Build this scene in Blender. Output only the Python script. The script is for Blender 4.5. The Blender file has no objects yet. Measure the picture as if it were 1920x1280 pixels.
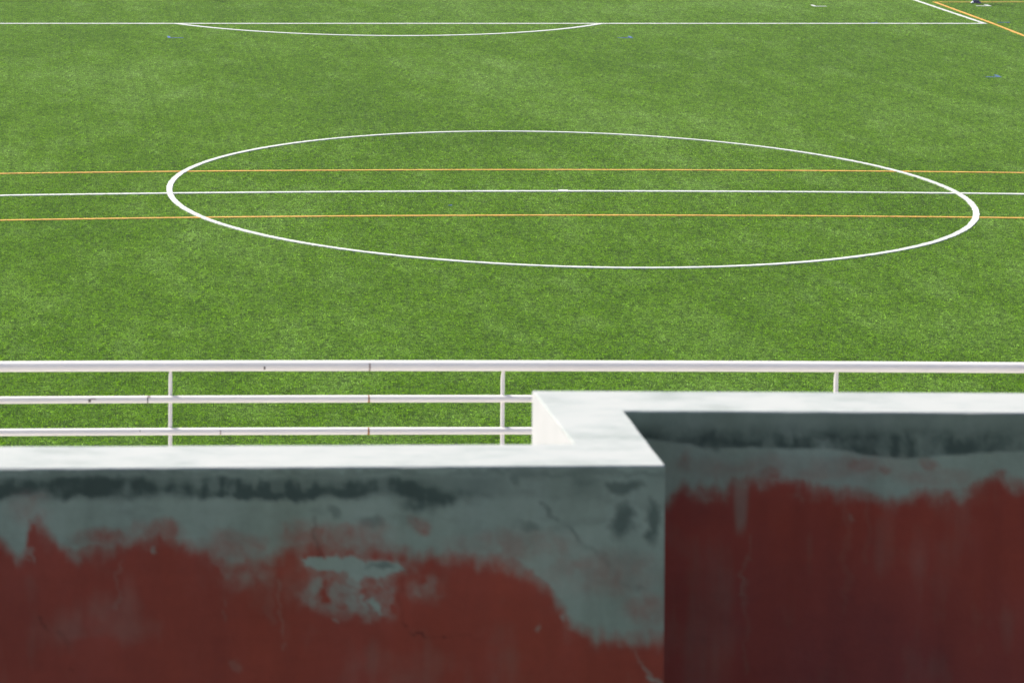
import bpy, bmesh, math, random
import numpy as np
from mathutils import Vector, Matrix

random.seed(7)
rng = np.random.default_rng(11)
S = bpy.context.scene
C = S.collection
R = math.radians

# ------------------------------------------------------------------ camera
# world: x to the right, y away from the viewer, z up, origin at the lens
F = 5871.8                       # focal length in photo pixels (1920 wide)
PITCH, PX, PY = 0.030, -2.0, -467.0
cam_d = bpy.data.cameras.new('camera')
cam = bpy.data.objects.new('camera', cam_d); C.objects.link(cam)
cam_d.sensor_width = 36.0
cam_d.lens = F / 1920 * 36
cam_d.shift_x = (960 - PX) / 1920
cam_d.shift_y = (PY - 640) / 1920
cam_d.clip_start = 0.5
cam_d.clip_end = 6000
cam.location = (0, 0, 0)
cam.rotation_euler = (math.pi/2 - PITCH, 0, 0)
cam_d.dof.use_dof = True
cam_d.dof.focus_distance = 66.0
cam_d.dof.aperture_fstop = 12.0
S.camera = cam

# ------------------------------------------------------------------ light
SUN_EL, SUN_A = R(50), R(40)     # elevation; how far beyond "straight left"
sd = Vector((-math.cos(SUN_A)*math.cos(SUN_EL), math.sin(SUN_A)*math.cos(SUN_EL), math.sin(SUN_EL)))
W = bpy.data.worlds.new('World'); S.world = W; W.use_nodes = True
wn = W.node_tree
sky = wn.nodes.new('ShaderNodeTexSky'); sky.sky_type = 'NISHITA'; sky.sun_disc = False
sky.sun_elevation = SUN_EL
sky.sun_rotation = math.atan2(sd.x, sd.y)
sky.dust_density = 4.0; sky.ozone_density = .6; sky.air_density = .8
wn.links.new(sky.outputs[0], wn.nodes['Background'].inputs[0])
wn.nodes['Background'].inputs[1].default_value = 0.135
sl = bpy.data.lights.new('sun', 'SUN'); sl.energy = 3.5; sl.angle = R(0.5); sl.color = (1, .955, .89)
so = bpy.data.objects.new('sun', sl); C.objects.link(so)
so.rotation_euler = sd.to_track_quat('Z', 'Y').to_euler(); so.location = sd * 50
S.view_settings.view_transform = 'Standard'; S.view_settings.look = 'None'
S.view_settings.exposure = 0.9; S.view_settings.gamma = 1.0
S.cycles.max_bounces = 6
S.cycles.use_denoising = True

# ------------------------------------------------------------------ helpers
def tag(o, label=None, cat=None, group=None, kind=None):
    if label: o['label'] = label
    if cat: o['category'] = cat
    if group: o['group'] = group
    if kind: o['kind'] = kind
    return o

def obj(name, me, mat=None, parent=None):
    o = bpy.data.objects.new(name, me); C.objects.link(o)
    if mat is not None:
        for m in (mat if isinstance(mat, (list, tuple)) else [mat]): me.materials.append(m)
    if parent: o.parent = parent
    return o

def empty(name, loc=(0, 0, 0), rz=0):
    o = bpy.data.objects.new(name, None); C.objects.link(o)
    o.location = loc; o.rotation_euler = (0, 0, rz); return o

def mesh(name, verts, faces, smooth=False):
    me = bpy.data.meshes.new(name)
    me.from_pydata([tuple(v) for v in verts], [], faces); me.update()
    if smooth:
        for p in me.polygons: p.use_smooth = True
    return me

def box_me(name, x0, x1, y0, y1, z0, z1, bev=0):
    bm = bmesh.new(); bmesh.ops.create_cube(bm, size=1)
    for v in bm.verts:
        v.co = Vector(((x0+x1)/2 + v.co.x*(x1-x0), (y0+y1)/2 + v.co.y*(y1-y0), (z0+z1)/2 + v.co.z*(z1-z0)))
    if bev: bmesh.ops.bevel(bm, geom=bm.edges[:], offset=bev, segments=3, affect='EDGES')
    me = bpy.data.meshes.new(name); bm.to_mesh(me); bm.free(); return me

def tube_me(name, pts, rad, seg=20, caps=True):
    """tube through pts; rad a number or one per point"""
    n = len(pts); pts = [Vector(p) for p in pts]
    rad = rad if isinstance(rad, (list, tuple)) else [rad]*n
    vs, fs = [], []
    for i, p in enumerate(pts):
        t = (pts[min(i+1, n-1)] - pts[max(i-1, 0)]).normalized()
        a = t.orthogonal().normalized() if i == 0 else (a - t*a.dot(t)).normalized()
        b = t.cross(a)
        for k in range(seg):
            w = 2*math.pi*k/seg
            vs.append(p + (a*math.cos(w) + b*math.sin(w))*rad[i])
    for i in range(n-1):
        for k in range(seg):
            fs.append((i*seg+k, i*seg+(k+1) % seg, (i+1)*seg+(k+1) % seg, (i+1)*seg+k))
    if caps:
        fs.append(tuple(range(seg-1, -1, -1))); fs.append(tuple((n-1)*seg+k for k in range(seg)))
    return mesh(name, vs, fs, True)

def ray(px, py):
    """direction (per metre away) seen at a photo pixel"""
    u, v = (px-PX)/F, -(py-PY)/F
    c, s = math.cos(PITCH), math.sin(PITCH)
    y = c + v*s; z = -s + v*c
    return Vector((u/y, 1, z/y))

def on_z(px, py, z):
    r = ray(px, py); return r * (z / r.z)
def on_y(px, py, y): return ray(px, py) * y

# ------------------------------------------------------------------ materials
def mat(name, col=(.5, .5, .5), rough=.6, spec=.5, metal=0.0):
    m = bpy.data.materials.new(name); m.use_nodes = True
    b = m.node_tree.nodes['Principled BSDF']
    b.inputs['Base Color'].default_value = (*col, 1); b.inputs['Roughness'].default_value = rough
    b.inputs['Specular IOR Level'].default_value = spec; b.inputs['Metallic'].default_value = metal
    return m, m.node_tree, b

def N(nt, t, **kw):
    n = nt.nodes.new(t)
    for k, v in kw.items():
        if k in n.inputs.keys() if isinstance(k, str) else False: n.inputs[k].default_value = v
        else: setattr(n, k, v)
    return n

def noise(nt, vec, scale, detail=3, rough=.5, stretch=(1, 1, 1)):
    mp = nt.nodes.new('ShaderNodeMapping'); mp.inputs['Scale'].default_value = stretch
    nt.links.new(vec, mp.inputs['Vector'])
    n = nt.nodes.new('ShaderNodeTexNoise')
    n.inputs['Scale'].default_value = scale; n.inputs['Detail'].default_value = detail
    n.inputs['Roughness'].default_value = rough
    nt.links.new(mp.outputs[0], n.inputs['Vector']); return n.outputs['Fac']

def ramp(nt, fac, stops):
    r = nt.nodes.new('ShaderNodeValToRGB'); e = r.color_ramp.elements
    while len(e) < len(stops): e.new(.5)
    for k, (p, c) in enumerate(stops):
        e[k].position = p; e[k].color = (*c, 1) if len(c) == 3 else c
    nt.links.new(fac, r.inputs[0]); return r.outputs[0]

def g(v): return (v, v, v)

def mix(nt, fac, a, b, mode='MIX'):
    m = nt.nodes.new('ShaderNodeMix'); m.data_type = 'RGBA'; m.blend_type = mode
    for s, v in ((m.inputs[0], fac), (m.inputs[6], a), (m.inputs[7], b)):
        if isinstance(v, (int, float)): s.default_value = v
        elif isinstance(v, tuple): s.default_value = (*v, 1)
        else: nt.links.new(v, s)
    return m.outputs[2]

def bump(nt, b, h, strength, dist):
    n = nt.nodes.new('ShaderNodeBump'); n.inputs['Strength'].default_value = strength
    n.inputs['Distance'].default_value = dist
    nt.links.new(h, n.inputs['Height']); nt.links.new(n.outputs[0], b.inputs['Normal'])

def turf_tint(nt, dark, mid, light):
    """colour mottling of the pile: how the fibres of the carpet were brushed and worn"""
    geo = nt.nodes.new('ShaderNodeNewGeometry'); P = geo.outputs['Position']
    n1 = noise(nt, P, .16, 4, .62, (1, .42, 1))
    n2 = noise(nt, P, 1.1, 4, .65, (1, .34, 1))
    n3 = noise(nt, P, 8.0, 3, .6, (1, .25, 1))
    c1 = ramp(nt, n1, [(.33, dark), (.5, mid), (.68, light)])
    c2 = ramp(nt, n2, [(.3, dark), (.5, mid), (.7, light)])
    c3 = ramp(nt, n3, [(.3, dark), (.5, mid), (.7, light)])
    c = mix(nt, .5, c1, c2)
    return mix(nt, .22, c, c3)

# turf backing (what lies between the fibres) and fibres
m_ground, nt, b = mat('turf_backing', rough=.9, spec=.2)
nt.links.new(turf_tint(nt, (.025, .075, .002), (.035, .095, .005), (.06, .12, .02)), b.inputs['Base Color'])

m_fib, nt, b = mat('turf_fibre', rough=.5, spec=.22)
tint = turf_tint(nt, (.084, .205, .0005), (.134, .288, .002), (.24, .41, .072))
at = nt.nodes.new('ShaderNodeAttribute'); at.attribute_name = 'blade'
col = mix(nt, 1.0, tint, ramp(nt, at.outputs['Fac'], [(0, g(.34)), (.5, g(.95)), (.88, (1.55, 1.45, 1.6)), (1, (2.6, 2.2, 4.0))]), 'MULTIPLY')
nt.links.new(col, b.inputs['Base Color'])
tr = nt.nodes.new('ShaderNodeBsdfTranslucent'); nt.links.new(col, tr.inputs['Color'])
ms = nt.nodes.new('ShaderNodeMixShader'); ms.inputs[0].default_value = .45
nt.links.new(b.outputs[0], ms.inputs[1]); nt.links.new(tr.outputs[0], ms.inputs[2])
nt.links.new(ms.outputs[0], nt.nodes['Material Output'].inputs[0])

def fibre_paint(name, c0, c1):
    m, nt, b = mat(name, rough=.6, spec=.3)
    P = nt.nodes.new('ShaderNodeNewGeometry').outputs['Position']
    f = noise(nt, P, 22, 3, .7, (1, .35, 1)); f2 = noise(nt, P, 1.7, 3)
    c = ramp(nt, f, [(.3, c0), (.6, c1)])
    c = mix(nt, .5, c, ramp(nt, f2, [(.3, c0), (.7, c1)]))
    nt.links.new(c, b.inputs['Base Color']); bump(nt, b, f, .6, .01)
    return m
m_white = fibre_paint('white_fibre', (.34, .365, .32), (.43, .44, .415))
m_orange = fibre_paint('orange_fibre', (.37, .18, .006), (.48, .255, .025))
m_blue = fibre_paint('blue_fibre', (.02, .06, .13), (.03, .09, .22))

# painted concrete wall: masks come from the mesh (paint / stain / tone), grain from noise
m_wall, nt, b = mat('weathered_wall', rough=.85, spec=.25)
tc = nt.nodes.new('ShaderNodeTexCoord').outputs['Object']
def attr(n):
    a = nt.nodes.new('ShaderNodeAttribute'); a.attribute_name = n; return a.outputs['Fac']
n_f = noise(nt, tc, 60, 4, .6); n_m = noise(nt, tc, 9, 4, .6, (1, 1, .45)); n_l = noise(nt, tc, 2.3, 3, .5, (1, 1, .3))
bare = ramp(nt, n_m, [(.28, (.285, .335, .220)), (.5, (.350, .402, .272)), (.72, (.41, .462, .325))])
bare = mix(nt, .35, bare, ramp(nt, n_l, [(.3, (.325, .362, .228)), (.7, (.335, .398, .31))]))
red = ramp(nt, n_m, [(.28, (.30, .041, .016)), (.5, (.355, .052, .022)), (.75, (.40, .073, .040))])
red = mix(nt, .5, red, ramp(nt, n_l, [(.3, (.43, .060, .018)), (.7, (.31, .052, .033))]))
stain = (.082, .112, .078)
bs = mix(nt, attr('stain'), bare, stain)
red = mix(nt, attr('stain'), red, (.19, .046, .044))
c = mix(nt, attr('paint'), bs, red)
c = mix(nt, 1.0, c, ramp(nt, attr('tone'), [(0, g(.5)), (.5, g(1.0)), (1, g(1.5))]), 'MULTIPLY')
c = mix(nt, .12, c, ramp(nt, n_f, [(.3, g(.05)), (.7, g(.35))]), 'OVERLAY')
nt.links.new(c, b.inputs['Base Color']); bump(nt, b, n_f, .25, .004)

m_top, nt, b = mat('bleached_render', rough=.8, spec=.25)
tc = nt.nodes.new('ShaderNodeTexCoord').outputs['Object']
a1 = noise(nt, tc, 5.5, 6, .66, (1, 1.6, 1)); a2 = noise(nt, tc, 13, 4, .6, (.6, 1.6, 1)); a3 = noise(nt, tc, 160, 3, .6)
c = ramp(nt, a1, [(.30, (.18, .21, .195)), (.46, (.265, .29, .278)), (.56, (.305, .320, .308))])
c = mix(nt, .4, c, ramp(nt, a2, [(.3, (.22, .25, .238)), (.48, (.295, .312, .30)), (.7, (.315, .328, .315))]))
nt.links.new(c, b.inputs['Base Color']); bump(nt, b, a3, .15, .002)

m_rail, nt, b = mat('rail_paint', rough=.55, spec=.35)
tc = nt.nodes.new('ShaderNodeTexCoord').outputs['Object']
a1 = noise(nt, tc, 3, 4, .6)
nt.links.new(ramp(nt, a1, [(.3, (.585, .56, .535)), (.6, (.625, .60, .575))]), b.inputs['Base Color'])
bump(nt, b, noise(nt, tc, 40, 3, .6), .08, .002)
m_rust, nt, b = mat('rust', rough=.9)
tc = nt.nodes.new('ShaderNodeTexCoord').outputs['Object']
nt.links.new(ramp(nt, noise(nt, tc, 90, 3), [(.3, (.17, .065, .018)), (.7, (.34, .16, .05))]), b.inputs['Base Color'])
m_chip, _, _ = mat('bare_metal_chip', (.085, .07, .068), .7)
m_seam, _, _ = mat('weld_seam', (.26, .21, .19), .7)

m_conc, nt, b = mat('terrace_concrete', rough=.9, spec=.2)
tc = nt.nodes.new('ShaderNodeTexCoord').outputs['Object']
c = ramp(nt, noise(nt, tc, 1.2, 5, .6), [(.3, (.045, .042, .04)), (.7, (.07, .066, .062))])
nt.links.new(c, b.inputs['Base Color']); bump(nt, b, noise(nt, tc, 40, 3), .3, .01)

m_pale, nt, b = mat('pale_concrete', rough=.85, spec=.2)
tc = nt.nodes.new('ShaderNodeTexCoord').outputs['Object']
nt.links.new(ramp(nt, noise(nt, tc, 2, 5, .6), [(.3, (.60, .57, .53)), (.7, (.70, .67, .62))]), b.inputs['Base Color'])
m_cream, nt, b = mat('cream_render', rough=.8, spec=.25)
tc = nt.nodes.new('ShaderNodeTexCoord').outputs['Object']
nt.links.new(ramp(nt, noise(nt, tc, 5, 5, .6), [(.3, (.335, .342, .338)), (.7, (.40, .408, .402))]), b.inputs['Base Color'])

# ------------------------------------------------------------------ pitch
H, XC, DH = 12.422, 13.12, 72.41      # drop to the pitch; centre spot sideways / away from the lens
def gz(x, y):
    """crowned pitch: highest along its long axis"""
    X = np.clip(np.abs(np.asarray(x) - XC), 0, 34); Y = np.asarray(y) - DH
    return -H - .0006*X*X*np.clip(1 - .03*Y, 0, 2)

gx = np.concatenate([[-400, -200, -100, -45], np.arange(-22, 49, 1.0), [75, 130, 250, 400]])
gy = np.concatenate([[-90, -20], np.arange(6, 146, 2.0), [190, 300, 500, 700]])
GX, GY = np.meshgrid(gx, gy); GZ = gz(GX, GY)
nx, ny = len(gx), len(gy)
vs = np.stack([GX, GY, GZ], -1).reshape(-1, 3)
fs = [(j*nx+i, j*nx+i+1, (j+1)*nx+i+1, (j+1)*nx+i) for j in range(ny-1) for i in range(nx-1)]
ground = obj('ground', mesh('ground', vs, fs, True), m_ground)
tag(ground, 'green artificial turf pitch seen from the stand', kind='structure')

# one square of pile, thousands of short fibres, laid over the visible pitch
def pile_patch(size, per_m2, seed):
    r = np.random.default_rng(seed)
    nt_ = int(size*size*per_m2)
    px, py = r.random(nt_)*size - size/2, r.random(nt_)*size - size/2
    # pile leans in bundles
    gn = 26; fld = r.random((gn+1, gn+1, 3)); fld[-1] = fld[0]; fld[:, -1] = fld[:, 0]
    u = (px/size+.5)*gn; v = (py/size+.5)*gn
    iu, iv = u.astype(int) % gn, v.astype(int) % gn; fu, fv = (u-iu)[:, None] % 1, (v-iv)[:, None] % 1
    f = (fld[iv, iu]*(1-fu)*(1-fv) + fld[iv, iu+1]*fu*(1-fv) + fld[iv+1, iu]*(1-fu)*fv + fld[iv+1, iu+1]*fu*fv)
    h = (.013 + .011*r.random(nt_)) * (.75 + .5*f[:, 0])
    tn = 70; tab = r.random((tn, tn, 2))
    ti = ((px/size+.5)*tn).astype(int) % tn; tj = ((py/size+.5)*tn).astype(int) % tn
    tuft = tab[tj, ti]
    h = h * (.65 + .8*tuft[:, 0])
    lean = (.25 + .9*r.random(nt_)) * h
    ang = r.random(nt_)*2*np.pi
    face = r.random(nt_)*np.pi
    w = .0035 + .0035*r.random(nt_)
    dx, dy = np.cos(face)*w, np.sin(face)*w
    tx, ty = px + np.cos(ang)*lean, py + np.sin(ang)*lean
    z0 = np.zeros(nt_)
    A = np.stack([px-dx, py-dy, z0], -1); B = np.stack([px+dx, py+dy, z0], -1)
    mx, my = (px+tx)/2*.6+px*.4, (py+ty)/2*.6+py*.4
    Cc = np.stack([mx+dx*.9, my+dy*.9, h*.62], -1); D = np.stack([mx-dx*.9, my-dy*.9, h*.62], -1)
    E_ = np.stack([tx, ty, h], -1)
    V = np.stack([A, B, Cc, D, E_], 1).reshape(-1, 3)
    me = bpy.data.meshes.new('turf_pile')
    n = nt_
    me.vertices.add(5*n); me.vertices.foreach_set('co', V.astype(np.float32).ravel())
    base = np.arange(n)[:, None]*5
    q = (base + np.array([[0, 1, 2, 3]])); t = (base + np.array([[3, 2, 4]]))
    loops = np.concatenate([q.ravel(), t.ravel()])
    me.loops.add(len(loops)); me.loops.foreach_set('vertex_index', loops.astype(np.int32))
    st = np.concatenate([np.arange(n)*4, 4*n + np.arange(n)*3]); tot = np.concatenate([np.full(n, 4), np.full(n, 3)])
    me.polygons.add(2*n); me.polygons.foreach_set('loop_start', st.astype(np.int32)); me.polygons.foreach_set('loop_total', tot.astype(np.int32))
    me.update(calc_edges=True)
    val = np.clip(.46 + .22*r.standard_normal(n) + (f[:, 1]-.5)*.6 + (tuft[:, 1]-.5)*.75, 0, .9)
    val[(r.random(n) < .03) | (tuft[:, 1] > .985)] = 1.0
    a = me.attributes.new('blade', 'FLOAT', 'POINT'); a.data.foreach_set('value', np.repeat(val, 5).astype(np.float32))
    return me

PS = 2.0
patch = pile_patch(PS, 5200, 3)
patch.materials.append(m_fib)
# the lawn object: a point per square, instanced by geometry nodes
pts, rots = [], []
y = 44.0
while y < 122:
    x0 = (y/F)*(-60) - 3; x1 = (y/F)*1990 + 3
    x = math.floor(x0/PS)*PS
    while x < x1:
        pts.append((x, y, float(gz(x, y)))); rots.append(random.randrange(4))
        x += PS
    y += PS
me = bpy.data.meshes.new('turf_grass'); me.from_pydata(pts, [], []); me.update()
a = me.attributes.new('turn', 'FLOAT_VECTOR', 'POINT')
dzx = np.array([[float(gz(p[0]+.5, p[1])-gz(p[0]-.5, p[1])), float(gz(p[0], p[1]+.5)-gz(p[0], p[1]-.5))] for p in pts])
vals = np.stack([dzx[:, 1], -dzx[:, 0], np.zeros(len(pts))], -1)
a.data.foreach_set('vector', vals.astype(np.float32).ravel())
a = me.attributes.new('quarter', 'FLOAT', 'POINT'); a.data.foreach_set('value', np.array([q*math.pi/2 for q in rots], np.float32))
turf = obj('turf_grass', me)
tag(turf, 'short green artificial grass fibres covering the pitch', 'grass', kind='stuff')
patch_o = bpy.data.objects.new('turf_pile', patch)     # not linked: only the source of the fibres
ng = bpy.data.node_groups.new('lay_turf', 'GeometryNodeTree')
ng.interface.new_socket('Geometry', in_out='INPUT', socket_type='NodeSocketGeometry')
ng.interface.new_socket('Geometry', in_out='OUTPUT', socket_type='NodeSocketGeometry')
gi, go = ng.nodes.new('NodeGroupInput'), ng.nodes.new('NodeGroupOutput')
oi = ng.nodes.new('GeometryNodeObjectInfo'); oi.inputs['Object'].default_value = patch_o
ip = ng.nodes.new('GeometryNodeInstanceOnPoints')
na = ng.nodes.new('GeometryNodeInputNamedAttribute'); na.data_type = 'FLOAT_VECTOR'; na.inputs['Name'].default_value = 'turn'
nq = ng.nodes.new('GeometryNodeInputNamedAttribute'); nq.data_type = 'FLOAT'; nq.inputs['Name'].default_value = 'quarter'
ri = ng.nodes.new('GeometryNodeRotateInstances')
cx = ng.nodes.new('ShaderNodeCombineXYZ')
L = ng.links.new
L(gi.outputs[0], ip.inputs['Points']); L(oi.outputs['Geometry'], ip.inputs['Instance'])
L(na.outputs[0], ip.inputs['Rotation'])
L(nq.outputs[0], cx.inputs['Z']); L(cx.outputs[0], ri.inputs['Rotation'])
L(ip.outputs[0], ri.inputs['Instances']); L(ri.outputs[0], go.inputs[0])
md = turf.modifiers.new('lay_turf', 'NODES'); md.node_group = ng

# markings: bands of coloured fibre standing 2 cm, slightly ragged edges
def band(name, path, width, material, label, z=.024, jit=.006, closed=False, step=.06):
    """path: list of (X, Y) in pitch coordinates from the centre spot"""
    P = [np.array(p, float) for p in path]
    if closed: P.append(P[0])
    d = [0]
    for i in range(1, len(P)): d.append(d[-1] + np.linalg.norm(P[i]-P[i-1]))
    n = max(2, int(d[-1]/step)); s = np.linspace(0, d[-1], n+1)
    X = np.interp(s, d, [p[0] for p in P]); Y = np.interp(s, d, [p[1] for p in P])
    tx, ty = np.gradient(X), np.gradient(Y)
    if closed:
        tx[0] = tx[-1] = (X[1]-X[-2])/2; ty[0] = ty[-1] = (Y[1]-Y[-2])/2
    l = np.hypot(tx, ty); nxx, nyy = -ty/l, tx/l
    w0 = width/2 + rng.normal(0, jit, n+1); w1 = width/2 + rng.normal(0, jit, n+1)
    vs, fs = [], []
    for i in range(n+1):
        for sgn, w in ((1, w0[i]), (-1, w1[i])):
            x = X[i] + sgn*nxx[i]*w + XC; yy = Y[i] + sgn*nyy[i]*w + DH
            zz = float(gz(x, yy))
            vs.append((x, yy, zz + z)); vs.append((x, yy, zz + .001))
    for i in range(n):
        a, b_ = i*4, (i+1)*4
        fs += [(a, b_, b_+2, a+2), (a, a+1, b_+1, b_), (a+2, b_+2, b_+3, a+3)]
    if not closed: fs += [(0, 2, 3, 1), (n*4, n*4+1, n*4+3, n*4+2)]
    o = obj(name, mesh(name, vs, fs), material)
    tag(o, label, kind='structure'); return o

circ = [(9.15*math.cos(2*math.pi*k/720), 9.15*math.sin(2*math.pi*k/720)) for k in range(720)]
LP = 33.22
band('halfway_line', [(-24, 0), (24, 0)], .16, m_white, 'white halfway line running across the centre circle', z=.026)
band('centre_circle', circ, .14, m_white, 'white centre circle painted on the pitch', z=.030, closed=True)
band('centre_spot', [(-.11, 0), (.11, 0)], .24, m_white, 'small white centre spot on the halfway line', z=.034)
band('penalty_area_line', [(-24.0, LP), (20.3, LP)], .21, m_white, 'white front line of the far penalty area')
band('penalty_area_line', [(20.22, LP-.08), (19.67, LP+16.5)], .13, m_white, 'white side line of the far penalty area going away', z=.028)
ra = 9.3; ca = math.asin(7.22/ra); cy = LP + ra*math.cos(ca)
band('penalty_arc', [(ra*math.sin(t)+.06, cy - ra*math.cos(t)) for t in np.linspace(-ca, ca, 120)], .19, m_white,
     'shallow white penalty arc in front of the far penalty area', z=.028)
band('orange_line', [(-24, 3.03), (23.5, 3.03)], .125, m_orange, 'thin orange line beyond the halfway line')
band('orange_line', [(-24, -3.14), (23.5, -3.14)], .125, m_orange, 'thin orange line in front of the halfway line')
band('orange_line', [(20.5, 39.85), (20.55, 3.1)], .12, m_orange, 'orange side line slanting beside the penalty area corner', z=.026)
band('orange_line', [(20.44, 39.8), (34, 39.9)], .12, m_orange, 'thin orange line across the far right corner')
def ell(px, py, sgn, material, label, w=.10, tail=.42, leg=.45):
    p = on_z(px, py, -H); X, Y = p.x-XC, p.y-DH
    Y0 = float(Y)
    bm = bmesh.new()
    for (x0, x1, y0, y1) in ((min(X, X+sgn*tail), max(X, X+sgn*tail), Y0-w*.5, Y0+w*.5),
                             (X-(w*.9 if sgn > 0 else .0), X+(.0 if sgn > 0 else w*.9), Y0-w*.5-.003, Y0+leg)):
        r = bmesh.ops.create_cube(bm, size=1)
        zz = float(gz(X+XC, Y+DH))
        for v in r['verts']:
            v.co = Vector(((x0+x1)/2+v.co.x*(x1-x0)+XC, (y0+y1)/2+v.co.y*(y1-y0)+DH, zz+.010+v.co.z*.03))
    me = bpy.data.meshes.new('corner_mark'); bm.to_mesh(me); bm.free()
    o = obj('corner_mark', me, material); tag(o, label, kind='structure'); return o
ell(320, 72.2, 1, m_blue, 'blue corner mark in front of the left end of the penalty arc')
ell(1182, 72.2, -1, m_blue, 'blue corner mark in front of the right end of the penalty arc')
ell(1872, 141.6, -1, m_blue, 'blue corner mark alone on the grass at far right', w=.10, leg=.45, tail=.36)
ell(1641, 44.2, -1, m_blue, 'tiny blue corner mark touching the penalty area line', tail=.14, leg=.1)
ell(1890, 43.5, -1, m_blue, 'faint blue mark right of the orange side line', tail=.36, leg=.08, w=.07)
ell(845, 386.2, -1, m_blue, 'tiny blue dot mark inside the centre circle', tail=.05, leg=.05, w=.04)
ell(1531, 13.2, 1, m_white, 'small white corner mark inside the far penalty area', w=.12, tail=.36)
ell(1852, 12.6, -1, m_white, 'small white corner mark beside the feet of the person at far right', w=.13, tail=.40)

# ------------------------------------------------------------------ stand under the viewer
ZT = -1.755                       # top of the parapet
def P2(px, py, dz=0.0): p = on_z(px, py, ZT); return Vector((p.x, p.y))
f_r = P2(1248, 871.5); f_l = P2(0, 877.5)
dirf = (f_l - f_r).normalized(); f_l = f_r + dirf*4.5
b_l = P2(0, 835.3); b_l = b_l + (b_l - P2(900, 831.6)).normalized()*3.0
ret_lf = P2(1076, 831.8)          # inner corner, far face of the near wall meets the return's left face
ret_lb = P2(998, 731.8)           # far left corner of the return
back_r = P2(1920, 736); back_r = back_r + (back_r - ret_lb).normalized()*2.5
inn = P2(1170, 769.3)             # inner corner of the recessed wall
fr = P2(1920, 773); fr = fr + (fr - inn).normalized()*2.5
plan = [f_l, f_r, inn, fr, back_r, ret_lb, ret_lf, b_l]
ZB = -4.35

def lattice(nx_, ny_, seed):
    return np.random.default_rng(seed).random((ny_, nx_))
def vnoise(x, y, seed):
    """smooth value noise, unit cell"""
    gtab = lattice(256, 256, seed)
    xi, yi = np.floor(x).astype(int), np.floor(y).astype(int); fx, fy = x-xi, y-yi
    fx = fx*fx*(3-2*fx); fy = fy*fy*(3-2*fy)
    a = gtab[yi % 256, xi % 256]; b_ = gtab[yi % 256, (xi+1) % 256]
    c_ = gtab[(yi+1) % 256, xi % 256]; d_ = gtab[(yi+1) % 256, (xi+1) % 256]
    return (a*(1-fx)+b_*fx)*(1-fy) + (c_*(1-fx)+d_*fx)*fy
def fbm(x, y, sx, sy, seed, o=4, gain=.55):
    s, amp, t = 0, 1, 0
    for k in range(o):
        s = s + amp*(vnoise(x/sx*2**k + 37.1*k, y/sy*2**k + 11.7*k, seed+k) - .5); t += amp; amp *= gain
    return s/t*2
def sst(x, a, b_):
    t = np.clip((x-a)/(b_-a), 0, 1); return t*t*(3-2*t)
def blob(x, y, cx_, cy_, rx, ry, rot=0, soft=.6):
    c_, s_ = math.cos(rot), math.sin(rot)
    u = ((x-cx_)*c_ + (y-cy_)*s_)/rx; v = (-(x-cx_)*s_ + (y-cy_)*c_)/ry
    return 1 - sst(np.sqrt(u*u+v*v), 1-soft, 1+soft*.4)
def stroke(x, y, p, q, w):
    p, q = np.array(p, float), np.array(q, float); d = q-p; L2 = d@d
    t = np.clip(((x-p[0])*d[0] + (y-p[1])*d[1])/L2, 0, 1)
    return 1 - sst(np.hypot(x-p[0]-t*d[0], y-p[1]-t*d[1]), w*.4, w)

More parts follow.
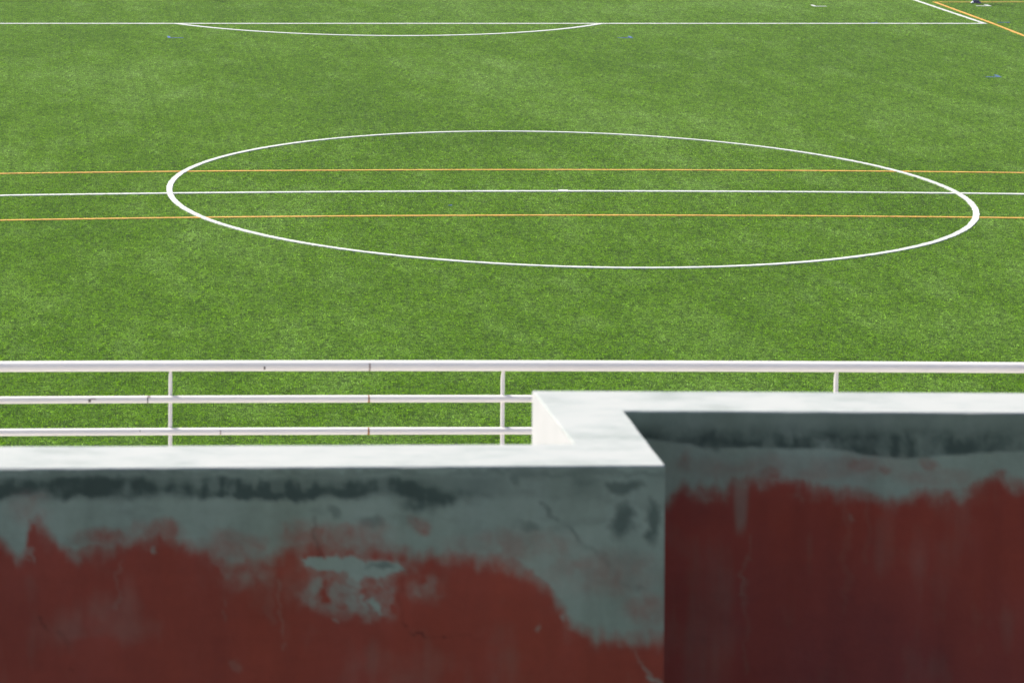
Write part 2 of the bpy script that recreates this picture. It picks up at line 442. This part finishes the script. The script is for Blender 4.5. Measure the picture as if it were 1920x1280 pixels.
def masks_near(x, y):
    """weathering of the near wall, in units of 1/841 m measured along and down its face"""
    bx = [-900, -500, -200, 0, 14, 30, 48, 54, 66, 78, 92, 110, 150, 175, 205, 235, 262, 300, 340, 380, 430, 480, 520, 560, 600, 640, 700, 740, 770, 800, 850, 905, 960, 1000, 1030, 1045, 1080, 1120, 1180, 1250]
    by = [1010, 990, 1020, 1005, 1018, 1040, 1025, 975, 965, 972, 985, 1015, 1035, 1020, 1022, 1005, 1000, 1000, 1012, 1020, 1045, 1050, 1035, 1012, 1008, 1015, 1022, 1030, 1040, 1042, 1030, 1042, 1052, 1078, 1100, 1130, 1165, 1185, 1192, 1188]
    b_ = np.interp(x, bx, by)
    wob = 13*fbm(x, y, 26, 40, 5) + 6*fbm(x, y, 7, 16, 9)
    Fd = y - b_ + wob + 6
    soft = 9 + 16*np.clip(.5 + 1.2*fbm(x, y, 90, 60, 15), 0, 1)
    fade = .45 + .55*np.clip(.5 + 1.8*fbm(x, y, 120, 400, 17), 0, 1)
    vs_ = fbm(x, y, 13, 90, 19)
    paint = (1-fade)*sst(Fd, -soft*.5, soft*.4) + fade*sst(Fd - 14 + 10*vs_ + 14*fbm(x, y, 30, 24, 18), -26, 24)
    x0_, y0_ = x, y
    x = x + 22*fbm(x0_, y0_, 55, 40, 81) + 9*fbm(x0_, y0_, 15, 22, 82); y = y + 16*fbm(x0_, y0_, 60, 45, 83) + 8*fbm(x0_, y0_, 14, 26, 84)
    # thin, scrubbed paint above the solid edge
    veil = np.maximum.reduce([
        .62*blob(x, y, 600, 1012, 95, 34), .45*blob(x, y, 700, 1010, 60, 34), .75*blob(x, y, 790, 985, 20, 22),
        .5*blob(x, y, 290, 995, 60, 26), .45*blob(x, y, 430, 1030, 70, 34), .55*blob(x, y, 200, 1012, 60, 22),
        .25*blob(x, y, 1120, 1075, 130, 50), .38*blob(x, y, 1205, 1140, 50, 42), .28*blob(x, y, 960, 1020, 140, 34),
        .22*blob(x, y, 60, 950, 50, 40), .5*blob(x, y, 560, 1000, 60, 28)])
    vn = .5 + .9*fbm(x, y, 34, 34, 21) + .5*fbm(x, y, 9, 22, 22)
    paint = np.maximum(paint, np.clip(veil*np.clip(vn+.35, 0, 1.5), 0, .95))
    # patches where the paint came away inside the red
    bare_ = np.maximum.reduce([
        blob(x, y, 612, 1058, 52, 24, .05), blob(x, y, 710, 1066, 62, 26, -.05), blob(x, y, 660, 1062, 60, 16),
        .6*blob(x, y, 640, 1110, 75, 50), .55*blob(x, y, 715, 1120, 34, 45), .45*blob(x, y, 690, 1150, 40, 22),
        .35*blob(x, y, 800, 1100, 40, 34), .3*blob(x, y, 470, 1085, 60, 22), .25*blob(x, y, 420, 1070, 30, 30)])
    bn = .5 + 1.1*fbm(x, y, 22, 30, 31) + .4*fbm(x, y, 6, 12, 32)
    paint = paint*(1 - np.clip(bare_*1.35*np.where(bare_ > .7, 1, np.clip(bn+.1, 0, 1.4)), 0, 1))
    for p, q, w, a_ in [((222, 1050), (218, 1140), 5, .13), ((527, 1090), (525, 1215), 5, .16), ((505, 1060), (503, 1160), 14, .10), ((56, 975), (58, 1010), 3, -.3),
                        ((1200, 1225), (1216, 1252), 6, .2), ((1211, 1262), (1240, 1282), 7, .5), ((1216, 1252), (1211, 1262), 5, .2),
                        ((690, 1125), (702, 1152), 5, .6), ((676, 1115), (684, 1140), 4, .5), ((425, 1120), (425, 1160), 3, .15),
                        ((62, 1035), (66, 1050), 5, .35), ((438, 1245), (446, 1256), 9, .15)]:
        paint = np.clip(paint - a_*stroke(x, y, p, q, w), 0, 1)
    for cx_, cy_, rx, ry, a_ in [(290, 1027, 6, 5, .6), (1009, 1180, 6, 7, .5), (1056, 1158, 5, 7, .5), (624, 1167, 6, 6, .5), (1068, 1150, 4, 4, .6)]:
        paint = paint*(1 - a_*blob(x, y, cx_, cy_, rx, ry))
    # grime run below the top edge
    st = np.clip((.62 + 1.2*fbm(x0_, y0_, 80, 30, 41) + .75*fbm(x0_, y0_, 16, 60, 42)), 0, 1.2)
    band_ = sst(y, 886, 906)*(1-sst(y + 7*fbm(x, y, 50, 60, 44), 926, 938))*(1-sst(x, 560, 700))
    band2 = .9*blob(x, y, 480, 915, 130, 18) + .7*blob(x, y, 565, 925, 45, 14) + .9*blob(x, y, 800, 930, 70, 30) + .6*blob(x, y, 690, 912, 100, 18) + .5*blob(x, y, 875, 938, 50, 20)
    soft_b = .42*sst(y0_, 882, 902)*(1-sst(y0_ + 8*fbm(x0_, y0_, 90, 60, 46), 924, 944))*(1-.75*sst(x0_, 880, 1000))
    stain_ = np.clip(soft_b + band_*.75*st + np.clip(band2, 0, 1)*np.clip(st+.25, 0, 1), 0, 1)
    stain_ = np.maximum.reduce([stain_, .8*blob(x, y, 1168, 975, 22, 42), .8*blob(x, y, 1217, 975, 14, 48), .75*blob(x, y, 1170, 912, 40, 16),
                                .5*blob(x, y, 965, 900, 20, 16), .6*blob(x, y, 712, 1060, 26, 12), .5*blob(x, y, 700, 980, 30, 16), .45*blob(x, y, 632, 960, 18, 12),
                                .45*blob(x, y, 990, 985, 24, 12), .35*sst(y, 878, 884)*(1-sst(y, 886, 897))])
    for p, q, w, a_ in [((1018, 952), (1088, 1010), 7, .42), ((1088, 1010), (1140, 1060), 8, .30), ((1150, 1070), (1180, 1097), 6, .45), ((1180, 1097), (1215, 1098), 5, .3),
                        ((740, 968), (905, 976), 5, .12)]:
        stain_ = np.maximum(stain_, a_*stroke(x, y, p, q, w)*np.clip(.7+1.2*fbm(x0_, y0_, 24, 24, 56), .2, 1.2))
    stain_ = np.maximum(stain_, .45*np.clip(1.6*fbm(x0_, y0_, 110, 34, 91) - .25, 0, 1)*(1-sst(y0_, 960, 1090)))
    tone = .5 + .16*fbm(x0_, y0_, 200, 150, 61) + .09*fbm(x0_, y0_, 24, 110, 62) + .05*fbm(x0_, y0_, 70, 16, 63)
    for p, q, w, a_ in [((586, 975), (590, 1045), 4, .25), ((752, 1070), (754, 1170), 4, .14), ((754, 1172), (800, 1190), 4, .22), ((800, 1190), (905, 1192), 3, .12),
                        ((83, 1160), (84, 1172), 5, .25), ((108, 1180), (122, 1220), 8, .16), ((120, 1250), (124, 1262), 4, .2)]:
        tone = tone - a_*stroke(x + 2*fbm(x, y, 12, 12, 71), y, p, q, w)
    for cx_, cy_, rx, ry, a_ in [(795, 1187, 7, 5, .4), (831, 1190, 6, 5, .4), (765, 1176, 6, 4, .25), (60, 1100, 30, 60, .07)]:
        tone = tone - a_*blob(x, y, cx_, cy_, rx, ry)
    tone = tone + .07*blob(x, y, 910, 1070, 120, 60)
    dust = np.clip(1.5*fbm(x0_, y0_, 120, 90, 95) + .7*fbm(x0_, y0_, 20, 120, 96), 0, 1)*.13 + .03
    paint = paint*(1 - dust)
    return paint, np.clip(stain_, 0, 1)*(1-.9*paint), np.clip(tone, 0, 1)

def masks_far(x, y):
    bx = [1100, 1250, 1262, 1282, 1300, 1325, 1345, 1360, 1385, 1405, 1430, 1455, 1475, 1500, 1540, 1570, 1590, 1610, 1640, 1680, 1705, 1730, 1770, 1800, 1825, 1850, 1870, 1885, 1920, 2100, 2600]
    by = [930, 945, 928, 910, 912, 922, 908, 916, 905, 902, 893, 888, 897, 906, 912, 922, 915, 918, 928, 938, 925, 917, 925, 930, 908, 895, 884, 900, 907, 895, 915]
    b_ = np.interp(x, bx, by)
    Fd = y - b_ + 14*fbm(x, y, 26, 40, 105) + 6*fbm(x, y, 7, 18, 109) + 4
    soft = 10 + 18*np.clip(.5 + 1.2*fbm(x, y, 80, 60, 115), 0, 1)
    fade = .6 + .4*np.clip(.5 + 1.8*fbm(x, y, 120, 400, 117), 0, 1)
    paint = (1-fade)*sst(Fd, -soft*.5, soft*.4) + fade*sst(Fd - 10 + 9*fbm(x, y, 16, 60, 119) + 14*fbm(x, y, 30, 24, 118), -26, 24)
    x0_, y0_ = x, y
    x = x + 18*fbm(x0_, y0_, 50, 40, 181) + 8*fbm(x0_, y0_, 14, 22, 182); y = y + 12*fbm(x0_, y0_, 60, 45, 183) + 7*fbm(x0_, y0_, 14, 26, 184)
    veil = np.maximum.reduce([.3*blob(x, y, 1283, 865, 14, 30), .6*blob(x, y, 1440, 893, 34, 16), .4*blob(x, y, 1612, 878, 34, 18), .45*blob(x, y, 1655, 888, 16, 12),
                              .5*blob(x, y, 1742, 866, 22, 14), .65*blob(x, y, 1873, 886, 18, 12), .22*blob(x, y, 1500, 880, 260, 30), .22*blob(x, y, 1750, 895, 90, 24)])
    vn = .6 + .8*fbm(x, y, 26, 30, 121)
    paint = np.maximum(paint, np.clip(veil*np.clip(vn+.3, 0, 1.5), 0, .95))
    tap = (1-sst(np.abs(x0_-1389), 9 - (y0_-905)*.05, 21 - (y0_-905)*.08))*sst(y0_, 895, 915)*(1-sst(y, 975, 1008))
    paint = paint*(1 - .38*tap)
    for p, q, w, a_ in [((1396, 1000), (1396, 1110), 4, .14), ((1399, 1080), (1400, 1130), 8, .12), ((1395, 1130), (1394, 1260), 5, .09), ((1597, 970), (1600, 976), 7, .2),
                        ((1590, 930), (1588, 1140), 8, .05), ((1630, 930), (1625, 1050), 8, .05)]:
        paint = np.clip(paint - a_*stroke(x, y, p, q, w), 0, 1)
    paint = paint*(1 - .35*blob(x, y, 1800, 930, 26, 16))
    low = np.interp(x, [1160, 1250, 1290, 1320, 1400, 1480, 1550, 1600, 1640, 1700, 1760, 1820, 1920, 2600], [815, 828, 832, 842, 838, 842, 840, 846, 856, 860, 855, 850, 845, 845])
    st = np.clip(.66 + .8*fbm(x, y, 60, 26, 141) + .6*fbm(x, y, 18, 60, 142), 0, 1.15)
    y = y0_
    stain_ = .28*sst(y, 774, 776) *(1-sst(y, low-3, low+3)) + .8*sst(y, 785, 826)*(1-sst(y + 3*fbm(x, y, 20, 20, 144), low-4, low+3))*st*.9
    stain_ = np.maximum.reduce([stain_, .95*blob(x, y, 1340, 822, 16, 26), .25*sst(y, 774, 778)*(1-sst(y, 780, 790))])
    stain_ = np.clip(stain_, 0, 1)*(1-.9*paint) + paint*np.clip(.22 + .30*sst(y, 950, 1280) + .35*fbm(x0_, y0_, 160, 300, 97), 0, 1)
    dust = np.clip(1.4*fbm(x0_, y0_, 110, 130, 195) + .8*fbm(x0_, y0_, 22, 200, 196), 0, 1)*.16
    paint = paint*(1 - dust)
    tone = .44 + .14*fbm(x0_, y0_, 220, 170, 161) + .10*fbm(x0_, y0_, 34, 260, 162) + .05*fbm(x0_, y0_, 70, 20, 163)
    return paint, np.clip(stain_, 0, 1), np.clip(tone, 0, 1)

V, Fc, mi = [], [], []
A_p, A_s, A_t = [], [], []
def add_grid(p, q, z0, z1, step, slot, masks=None):
    n = max(1, int((q-p).length/step)); m = max(1, int((z1-z0)/step))
    u = np.linspace(0, 1, n+1); w = np.linspace(0, 1, m+1)
    U, Wd = np.meshgrid(u, w)
    X = p.x + (q.x-p.x)*U; Y = p.y + (q.y-p.y)*U; Z = z1 + (z0-z1)*Wd
    base = sum(len(v) for v in V)
    V.append(np.stack([X, Y, Z], -1).reshape(-1, 3))
    if masks is not None:
        # coordinates along / down the face in the survey units of the mask
        c, s = math.cos(PITCH), math.sin(PITCH)
        dd = Y*c - Z*s; up = Z*c + Y*s
        ux = PX + F*X/dd; uy = PY - F*up/dd
        a_, b_, c_ = masks(ux.ravel(), uy.ravel())
    else:
        k = X.size; a_, b_, c_ = np.zeros(k), np.zeros(k), np.full(k, .5)
    A_p.append(a_); A_s.append(b_); A_t.append(c_)
    for j in range(m):
        for i in range(n):
            k = base + j*(n+1) + i
            Fc.append((k, k+n+1, k+n+2, k+1)); mi.append(slot)
RR = .004
arc_c = []
pa, pb = f_r + (f_l-f_r).normalized()*.007, f_r + (inn-f_r).normalized()*.007
for k in range(6):
    t = k/5; arc_c.append(pa*(1-t)**2 + f_r*2*t*(1-t) + pb*t*t)
ZS = ZT - RR
add_grid(f_l, pa, ZB, ZS, .005, 0, masks_near)
for k in range(5): add_grid(arc_c[k], arc_c[k+1], ZB, ZS, .005, 0, masks_near)
add_grid(pb, inn, ZB, ZS, .02, 0, lambda x, y: (sst(y, 890, 930), np.zeros(len(x)), np.full(len(x), .42)))
add_grid(inn, fr, ZB, ZS, .005, 0, masks_far)
add_grid(fr, back_r, -4.4, ZS, .3, 1)
add_grid(back_r, ret_lb, -4.4, ZS, .5, 1)
add_grid(ret_lb, ret_lf, -4.4, ZS, .5, 2)
add_grid(ret_lf, b_l, -4.4, ZS, .5, 1)
add_grid(b_l, f_l, -4.4, ZS, .3, 1)
# rounded, slightly worn rim between the faces and the top
outline = [f_l] + arc_c + [inn, fr, back_r, ret_lb, ret_lf, b_l]
dense = []
for i, p in enumerate(outline):
    q = outline[(i+1) % len(outline)]; n = max(1, int((q-p).length/.02))
    dense += [p + (q-p)*(k/n) for k in range(n)]
nd = len(dense); inn_dir = []
for i in range(nd):
    e0 = (dense[i]-dense[i-1]).normalized(); e1 = (dense[(i+1) % nd]-dense[i]).normalized()
    n0, n1 = Vector((-e0.y, e0.x)), Vector((-e1.y, e1.x)); m_ = (n0+n1)
    m_ = m_ / max(.5, m_.dot(n0)) if m_.length > 1e-6 else n0
    inn_dir.append(m_)
sg = 1.0 if sum(dense[i-1].x*dense[i].y - dense[i].x*dense[i-1].y for i in range(nd)) > 0 else -1.0
wear = np.abs(np.convolve(rng.normal(0, 1, nd+6), np.ones(7)/7, 'valid'))
base = sum(len(v) for v in V); K = 5
for k in range(K+1):
    w_ = k/K*math.pi/2
    V.append(np.array([(p.x + sg*d_.x*(RR*(1-math.cos(w_)) + (.0018*wr*math.sin(w_))), p.y + sg*d_.y*(RR*(1-math.cos(w_)) + .0018*wr*math.sin(w_)),
                        ZS + RR*math.sin(w_) - (.0012*wr if 0 < k < K else 0)) for p, d_, wr in zip(dense, inn_dir, wear)]))
    for L_, d2 in ((A_p, 0), (A_s, 0), (A_t, .5)): L_.append(np.full(nd, d2))
for k in range(K):
    for i in range(nd):
        j = (i+1) % nd
        Fc.append((base+k*nd+i, base+k*nd+j, base+(k+1)*nd+j, base+(k+1)*nd+i)); mi.append(1)
Fc.append(tuple(base+K*nd+i for i in range(nd))); mi.append(1)
me = mesh('parapet_wall', np.concatenate(V), Fc)
me.polygons.foreach_set('material_index', np.array(mi, np.int32))
for nm, arr in (('paint', A_p), ('stain', A_s), ('tone', A_t)):
    at = me.attributes.new(nm, 'FLOAT', 'POINT'); at.data.foreach_set('value', np.concatenate(arr).astype(np.float32))
wall = obj('parapet_wall', me, [m_wall, m_top, m_cream])
tag(wall, 'stepped concrete parapet wall, white on top, peeling dark red paint below a bare grey band', 'wall')

# concrete stand: walkway behind the wall, seating steps under the viewer, ledge and outer wall below the railing
stand = empty('grandstand', (0, 0, -H-.3))
tag(stand, 'plain grey concrete stand hidden below and behind the parapet wall', 'stand')
def part(name, *a):
    me = box_me(name, *a); o = obj(name, me, m_conc, stand)
    o.matrix_parent_inverse = Matrix.Translation(-stand.location); return o
part('walkway', -14, 22, 3.2, f_r.y + .07, -4.7, -4.33)
part('step', -14, 22, 1.6, 3.2, -4.7, -3.1)
part('step', -14, 22, -3, 1.6, -4.7, -1.65)
o = part('ledge', -14, 22, f_r.y + .09, 14.75, -H-.3, -4.35); o.data.materials[0] = m_pale
part('base_wall', -14, 22, -3, 6.78, -H-.3, -4.7)

# ------------------------------------------------------------------ railing
YR = 14.1
rail = empty('railing', on_y(630, 1000, YR).to_tuple())
rail.location.z = -4.35
tag(rail, 'white tubular metal railing with rust-stained joints beyond the parapet wall', 'railing')
inv = Matrix.Translation(-rail.location)
def rpart(name, me, m, parent=None):
    o = obj(name, me, m, parent or rail)
    o.matrix_parent_inverse = inv if parent is None else inv.copy()
    if parent is not None: o.matrix_parent_inverse = Matrix()   # parent sits at the railing's origin frame
    return o
def path(xs, ys, yd=YR):
    fx = np.linspace(xs[0], xs[-1], 80)
    # smooth sag of the tube
    fit = np.polyfit(xs, ys, 3); yy = np.polyval(fit, fx)
    return [on_y(a_, b_, yd) for a_, b_ in zip(fx, yy)]
def ext(pts, n0=1.2, n1=3.5):
    a_, b_ = pts[0], pts[-1]
    return [a_ + (pts[0]-pts[1]).normalized()*n0] + pts + [b_ + (pts[-1]-pts[-2]).normalized()*n1]
sc = YR/F
top = path([0, 400, 700, 1000, 1300, 1600, 1920], [687, 686, 685, 685.6, 686.5, 687.3, 689.2])
mid = path([0, 400, 700, 990, 1600, 1920], [749.8, 748.3, 747, 747.2, 748.6, 750.2])
low = path([0, 400, 700, 990, 1600, 1920], [810.2, 808.8, 807, 807.2, 808.6, 810.2])
r_top, r_mid = 10.0*sc, 6.8*sc
o_top = rpart('top_rail', tube_me('top_rail', ext(top), r_top, 40), m_rail)
o_mid = rpart('mid_rail', tube_me('mid_rail', ext(mid), r_mid, 32), m_rail)
o_low = rpart('mid_rail', tube_me('mid_rail', ext(low), r_mid, 32), m_rail)
for i, (px, wpx) in enumerate([(-305, 7.2), (319.5, 7.2), (942.5, 7.6), (1567.5, 8.6), (2192, 8)]):
    p = on_y(px, 700, YR + r_mid*.7)
    zt = on_y(px, 687, YR).z
    r0 = wpx/2*sc
    zs = [zt, zt - r_top*1.0, zt - r_top*1.5, zt - r_top*2.6, zt - .25, zt - .6, -4.35]
    rs = [r0*.72, r0*.74, r0*.86, r0, r0, r0*1.02, r0*1.02]
    dx = [.0035, .0033, .0022, .0004, 0, 0, 0]
    k = 1.0 if i >= 2 else .25
    rpart('post', tube_me('post', [(p.x + d_*k, p.y, z_) for d_, z_ in zip(dx, zs)], rs, 20), m_rail)
def sleeve(tube_pts, r, px0, px1, a0, a1, material, name, parent, taper=None):
    """a patch hugging the tube between two places along it; a0..a1 degrees, 0 = towards the viewer, 90 = top"""
    xs = [p.x for p in tube_pts]
    x0, x1 = on_y(px0, 700, YR).x, on_y(px1, 700, YR).x
    vs, fs = [], []; nu, nv = 6, 12
    for j in range(nv+1):
        t = j/nv; a_ = R(a0 + (a1-a0)*t)
        f_ = 1 if taper is None else taper + (1-taper)*t
        for i in range(nu+1):
            x = (x0+x1)/2 + (i/nu-.5)*(x1-x0)*f_
            yc = np.interp(x, xs, [p.y for p in tube_pts]); zc = np.interp(x, xs, [p.z for p in tube_pts])
            rr = r + .0007
            vs.append((x, yc - math.cos(a_)*rr, zc + math.sin(a_)*rr))
    for j in range(nv):
        for i in range(nu):
            k = j*(nu+1)+i; fs.append((k, k+1, k+nu+2, k+nu+1))
    rpart(name, mesh(name, vs, fs, True), material, parent)
for o_, c_, r_ in ((o_top, top, r_top), (o_mid, mid, r_mid), (o_low, low, r_mid)): o_.matrix_parent_inverse = inv
sleeve(top, r_top, 690.6, 694, 38, -85, m_seam, 'joint', o_top)
sleeve(mid, r_mid, 689, 693.5, 115, -85, m_rust, 'rust_stain', o_mid, .35)
sleeve(low, r_mid, 688.5, 693.5, 115, -85, m_rust, 'rust_stain', o_low, .35)
sleeve(top, r_top, 493.5, 497, 5, -30, m_chip, 'paint_chip', o_top)
sleeve(mid, r_mid, 165.5, 170.5, 20, -30, m_chip, 'paint_chip', o_mid)
sleeve(mid, r_mid, 169.5, 180, 30, 14, m_seam, 'paint_chip', o_mid)
sleeve(mid, r_mid, 275.6, 277.8, 50, -80, m_chip, 'paint_chip', o_mid)
sleeve(mid, r_mid, 276.5, 282, 85, 40, m_seam, 'paint_chip', o_mid)
sleeve(low, r_mid, 412, 414.5, 30, -60, m_seam, 'joint', o_low)
sleeve(low, r_mid, 261.5, 263.5, 35, 15, m_chip, 'paint_chip', o_low)

# ------------------------------------------------------------------ people at the far end
m_skin, _, _ = mat('skin', (.52, .30, .20), .55)
m_navy, _, _ = mat('navy_cloth', (.003, .010, .075), .9, .1)
m_shirt, _, _ = mat('light_shirt', (.62, .64, .68), .8)
m_hair, _, _ = mat('hair', (.03, .02, .015), .6)
m_sock, _, _ = mat('white_sock', (.75, .77, .80), .8)
def skin_me(name, nodes, edges, sub=2):
    """nodes: (pos, radius); grown with a Skin modifier, applied to a plain mesh"""
    me = bpy.data.meshes.new(name+'_bones')
    me.from_pydata([n[0] for n in nodes], edges, []); me.update()
    o = bpy.data.objects.new(name+'_bones', me); C.objects.link(o)
    o.modifiers.new('skin', 'SKIN')
    for i, n in enumerate(nodes):
        r_ = n[1] if isinstance(n[1], tuple) else (n[1], n[1])
        me.skin_vertices[0].data[i].radius = r_
    me.skin_vertices[0].data[0].use_root = True
    s_ = o.modifiers.new('sub', 'SUBSURF'); s_.levels = s_.render_levels = sub
    dg = bpy.context.evaluated_depsgraph_get()
    out = bpy.data.meshes.new_from_object(o.evaluated_get(dg)); out.name = name
    bpy.data.objects.remove(o); bpy.data.meshes.remove(me)
    for p in out.polygons: p.use_smooth = True
    return out
def person(loc, rz, label, group):
    root = empty('person', loc, rz); tag(root, label, 'person', group)
    n = [((0, 0, .95), (.14, .10)), ((0, 0, 1.12), (.125, .09)), ((0, 0, 1.30), (.155, .10)), ((0, 0, 1.42), (.12, .085)), ((0, .0, 1.50), .055),
         ((0, -.01, 1.60), (.075, .085)), ((0, -.01, 1.70), (.072, .085)), ((0, -.01, 1.76), (.04, .05))]
    e = [(i, i+1) for i in range(7)]
    for s in (-1, 1):
        b0 = len(n)
        n += [((s*.18, 0, 1.41), .052), ((s*.24, .01, 1.13), .040), ((s*.25, -.05, .89), .026), ((s*.25, -.06, .82), (.036, .02))]
        e += [(3, b0), (b0, b0+1), (b0+1, b0+2), (b0+2, b0+3)]
        for k in range(4):
            f0 = len(n); x = s*.25; yy = -.06 + (k-1.5)*.018; L_ = [.065, .08, .075, .06][k]
            n += [((x, yy, .79), .009), ((x - s*.004, yy, .79-L_*.5), .008), ((x - s*.014, yy, .79-L_), .007)]
            e += [(b0+3, f0), (f0, f0+1), (f0+1, f0+2)]
        f0 = len(n); n += [((s*.25, -.095, .82), .010), ((s*.245, -.115, .775), .008)]; e += [(b0+3, f0), (f0, f0+1)]
        l0 = len(n)
        n += [((s*.085, 0, .86), .085), ((s*.085, -.01, .50), .055), ((s*.062, .01, .30), .054), ((s*.052, .01, .09), .036), ((s*.054, -.02, .045), (.026, .022))]
        e += [(0, l0), (l0, l0+1), (l0+1, l0+2), (l0+2, l0+3), (l0+3, l0+4)]
    obj('body', skin_me('body', n, e), m_skin, root)
    obj('shirt', skin_me('shirt', [((0, 0, .93), (.165, .125)), ((0, 0, 1.12), (.155, .115)), ((0, 0, 1.32), (.185, .125)), ((0, 0, 1.44), (.13, .095)),
                                   ((-.19, 0, 1.42), .068), ((-.225, .005, 1.24), .060), ((.19, 0, 1.42), .068), ((.225, .005, 1.24), .060)],
                         [(0, 1), (1, 2), (2, 3), (3, 4), (4, 5), (3, 6), (6, 7)]), m_shirt, root)
    obj('shorts', skin_me('shorts', [((0, 0, .96), (.165, .125)), ((-.09, 0, .84), .105), ((-.095, -.005, .60), .092), ((.09, 0, .84), .105), ((.095, -.005, .60), .092)],
                          [(0, 1), (1, 2), (0, 3), (3, 4)]), m_navy, root)
    obj('hair', skin_me('hair', [((0, .025, 1.62), (.07, .06)), ((0, .01, 1.72), (.082, .088)), ((0, 0, 1.78), (.05, .06))], [(0, 1), (1, 2)]), m_hair, root)
    for s in (-1, 1):
        obj('sock', tube_me('sock', [(s*.052, .01, .112), (s*.055, .01, .22), (s*.062, .01, .31), (s*.07, .005, .42)], [.054, .058, .064, .058], 20), m_sock, root)
        obj('sock_foot', tube_me('sock_foot', [(s*.050, .005, .03), (s*.050, .008, .07), (s*.052, .01, .118)], [.060, .057, .056], 20), m_navy, root)
        bm = bmesh.new(); bmesh.ops.create_uvsphere(bm, u_segments=20, v_segments=12, radius=1)
        for v in bm.verts:
            t = (v.co.y+1)/2
            v.co = Vector((v.co.x*(.050 - .006*abs(v.co.y)), v.co.y*.135 - .045, max(v.co.z, -.55)*(.040 + .022*t) + .025))
            q = Matrix.Rotation(s*R(38), 3, 'Z') @ v.co; v.co = q + Vector((s*.062, .01, .012))
        me = bpy.data.meshes.new('shoe'); bm.to_mesh(me); bm.free()
        for p in me.polygons: p.use_smooth = True
        sh = obj('shoe', me, [m_navy, m_sock], root)
        if s < 0:
            for p in me.polygons:
                c = Matrix.Rotation(-s*R(38), 3, 'Z') @ (p.center - Vector((s*.062, .01, .012)))
                if c.y < -.07: p.material_index = 1
            sh['label'] = 'navy shoe with a white toe'
    return root
p = on_z(1829.5, 7.6, -H); p.z = float(gz(p.x, p.y)) + .012
person(p, R(-12), 'person cut off by the top edge at far right, navy shoes and white socks showing', None)


q = on_z(367, -1.2, -H); q.z = float(gz(q.x, q.y)) + .012
person(q, R(180), 'person standing just past the top edge, seen only by the dark shadow on the grass', None)

# ------------------------------------------------------------------ air
hz = obj('haze', box_me('haze', -410, 410, -95, 710, -16.5, 2.5), None)
m = bpy.data.materials.new('haze'); m.use_nodes = True; nt = m.node_tree
nt.nodes.remove(nt.nodes['Principled BSDF'])
pv = nt.nodes.new('ShaderNodeVolumePrincipled'); pv.inputs['Color'].default_value = (.93, .96, 1, 1)
pv.inputs['Density'].default_value = .00042
nt.links.new(pv.outputs[0], nt.nodes['Material Output'].inputs['Volume'])
hz.data.materials.append(m); tag(hz, 'thin pale summer haze over the pitch', kind='stuff')
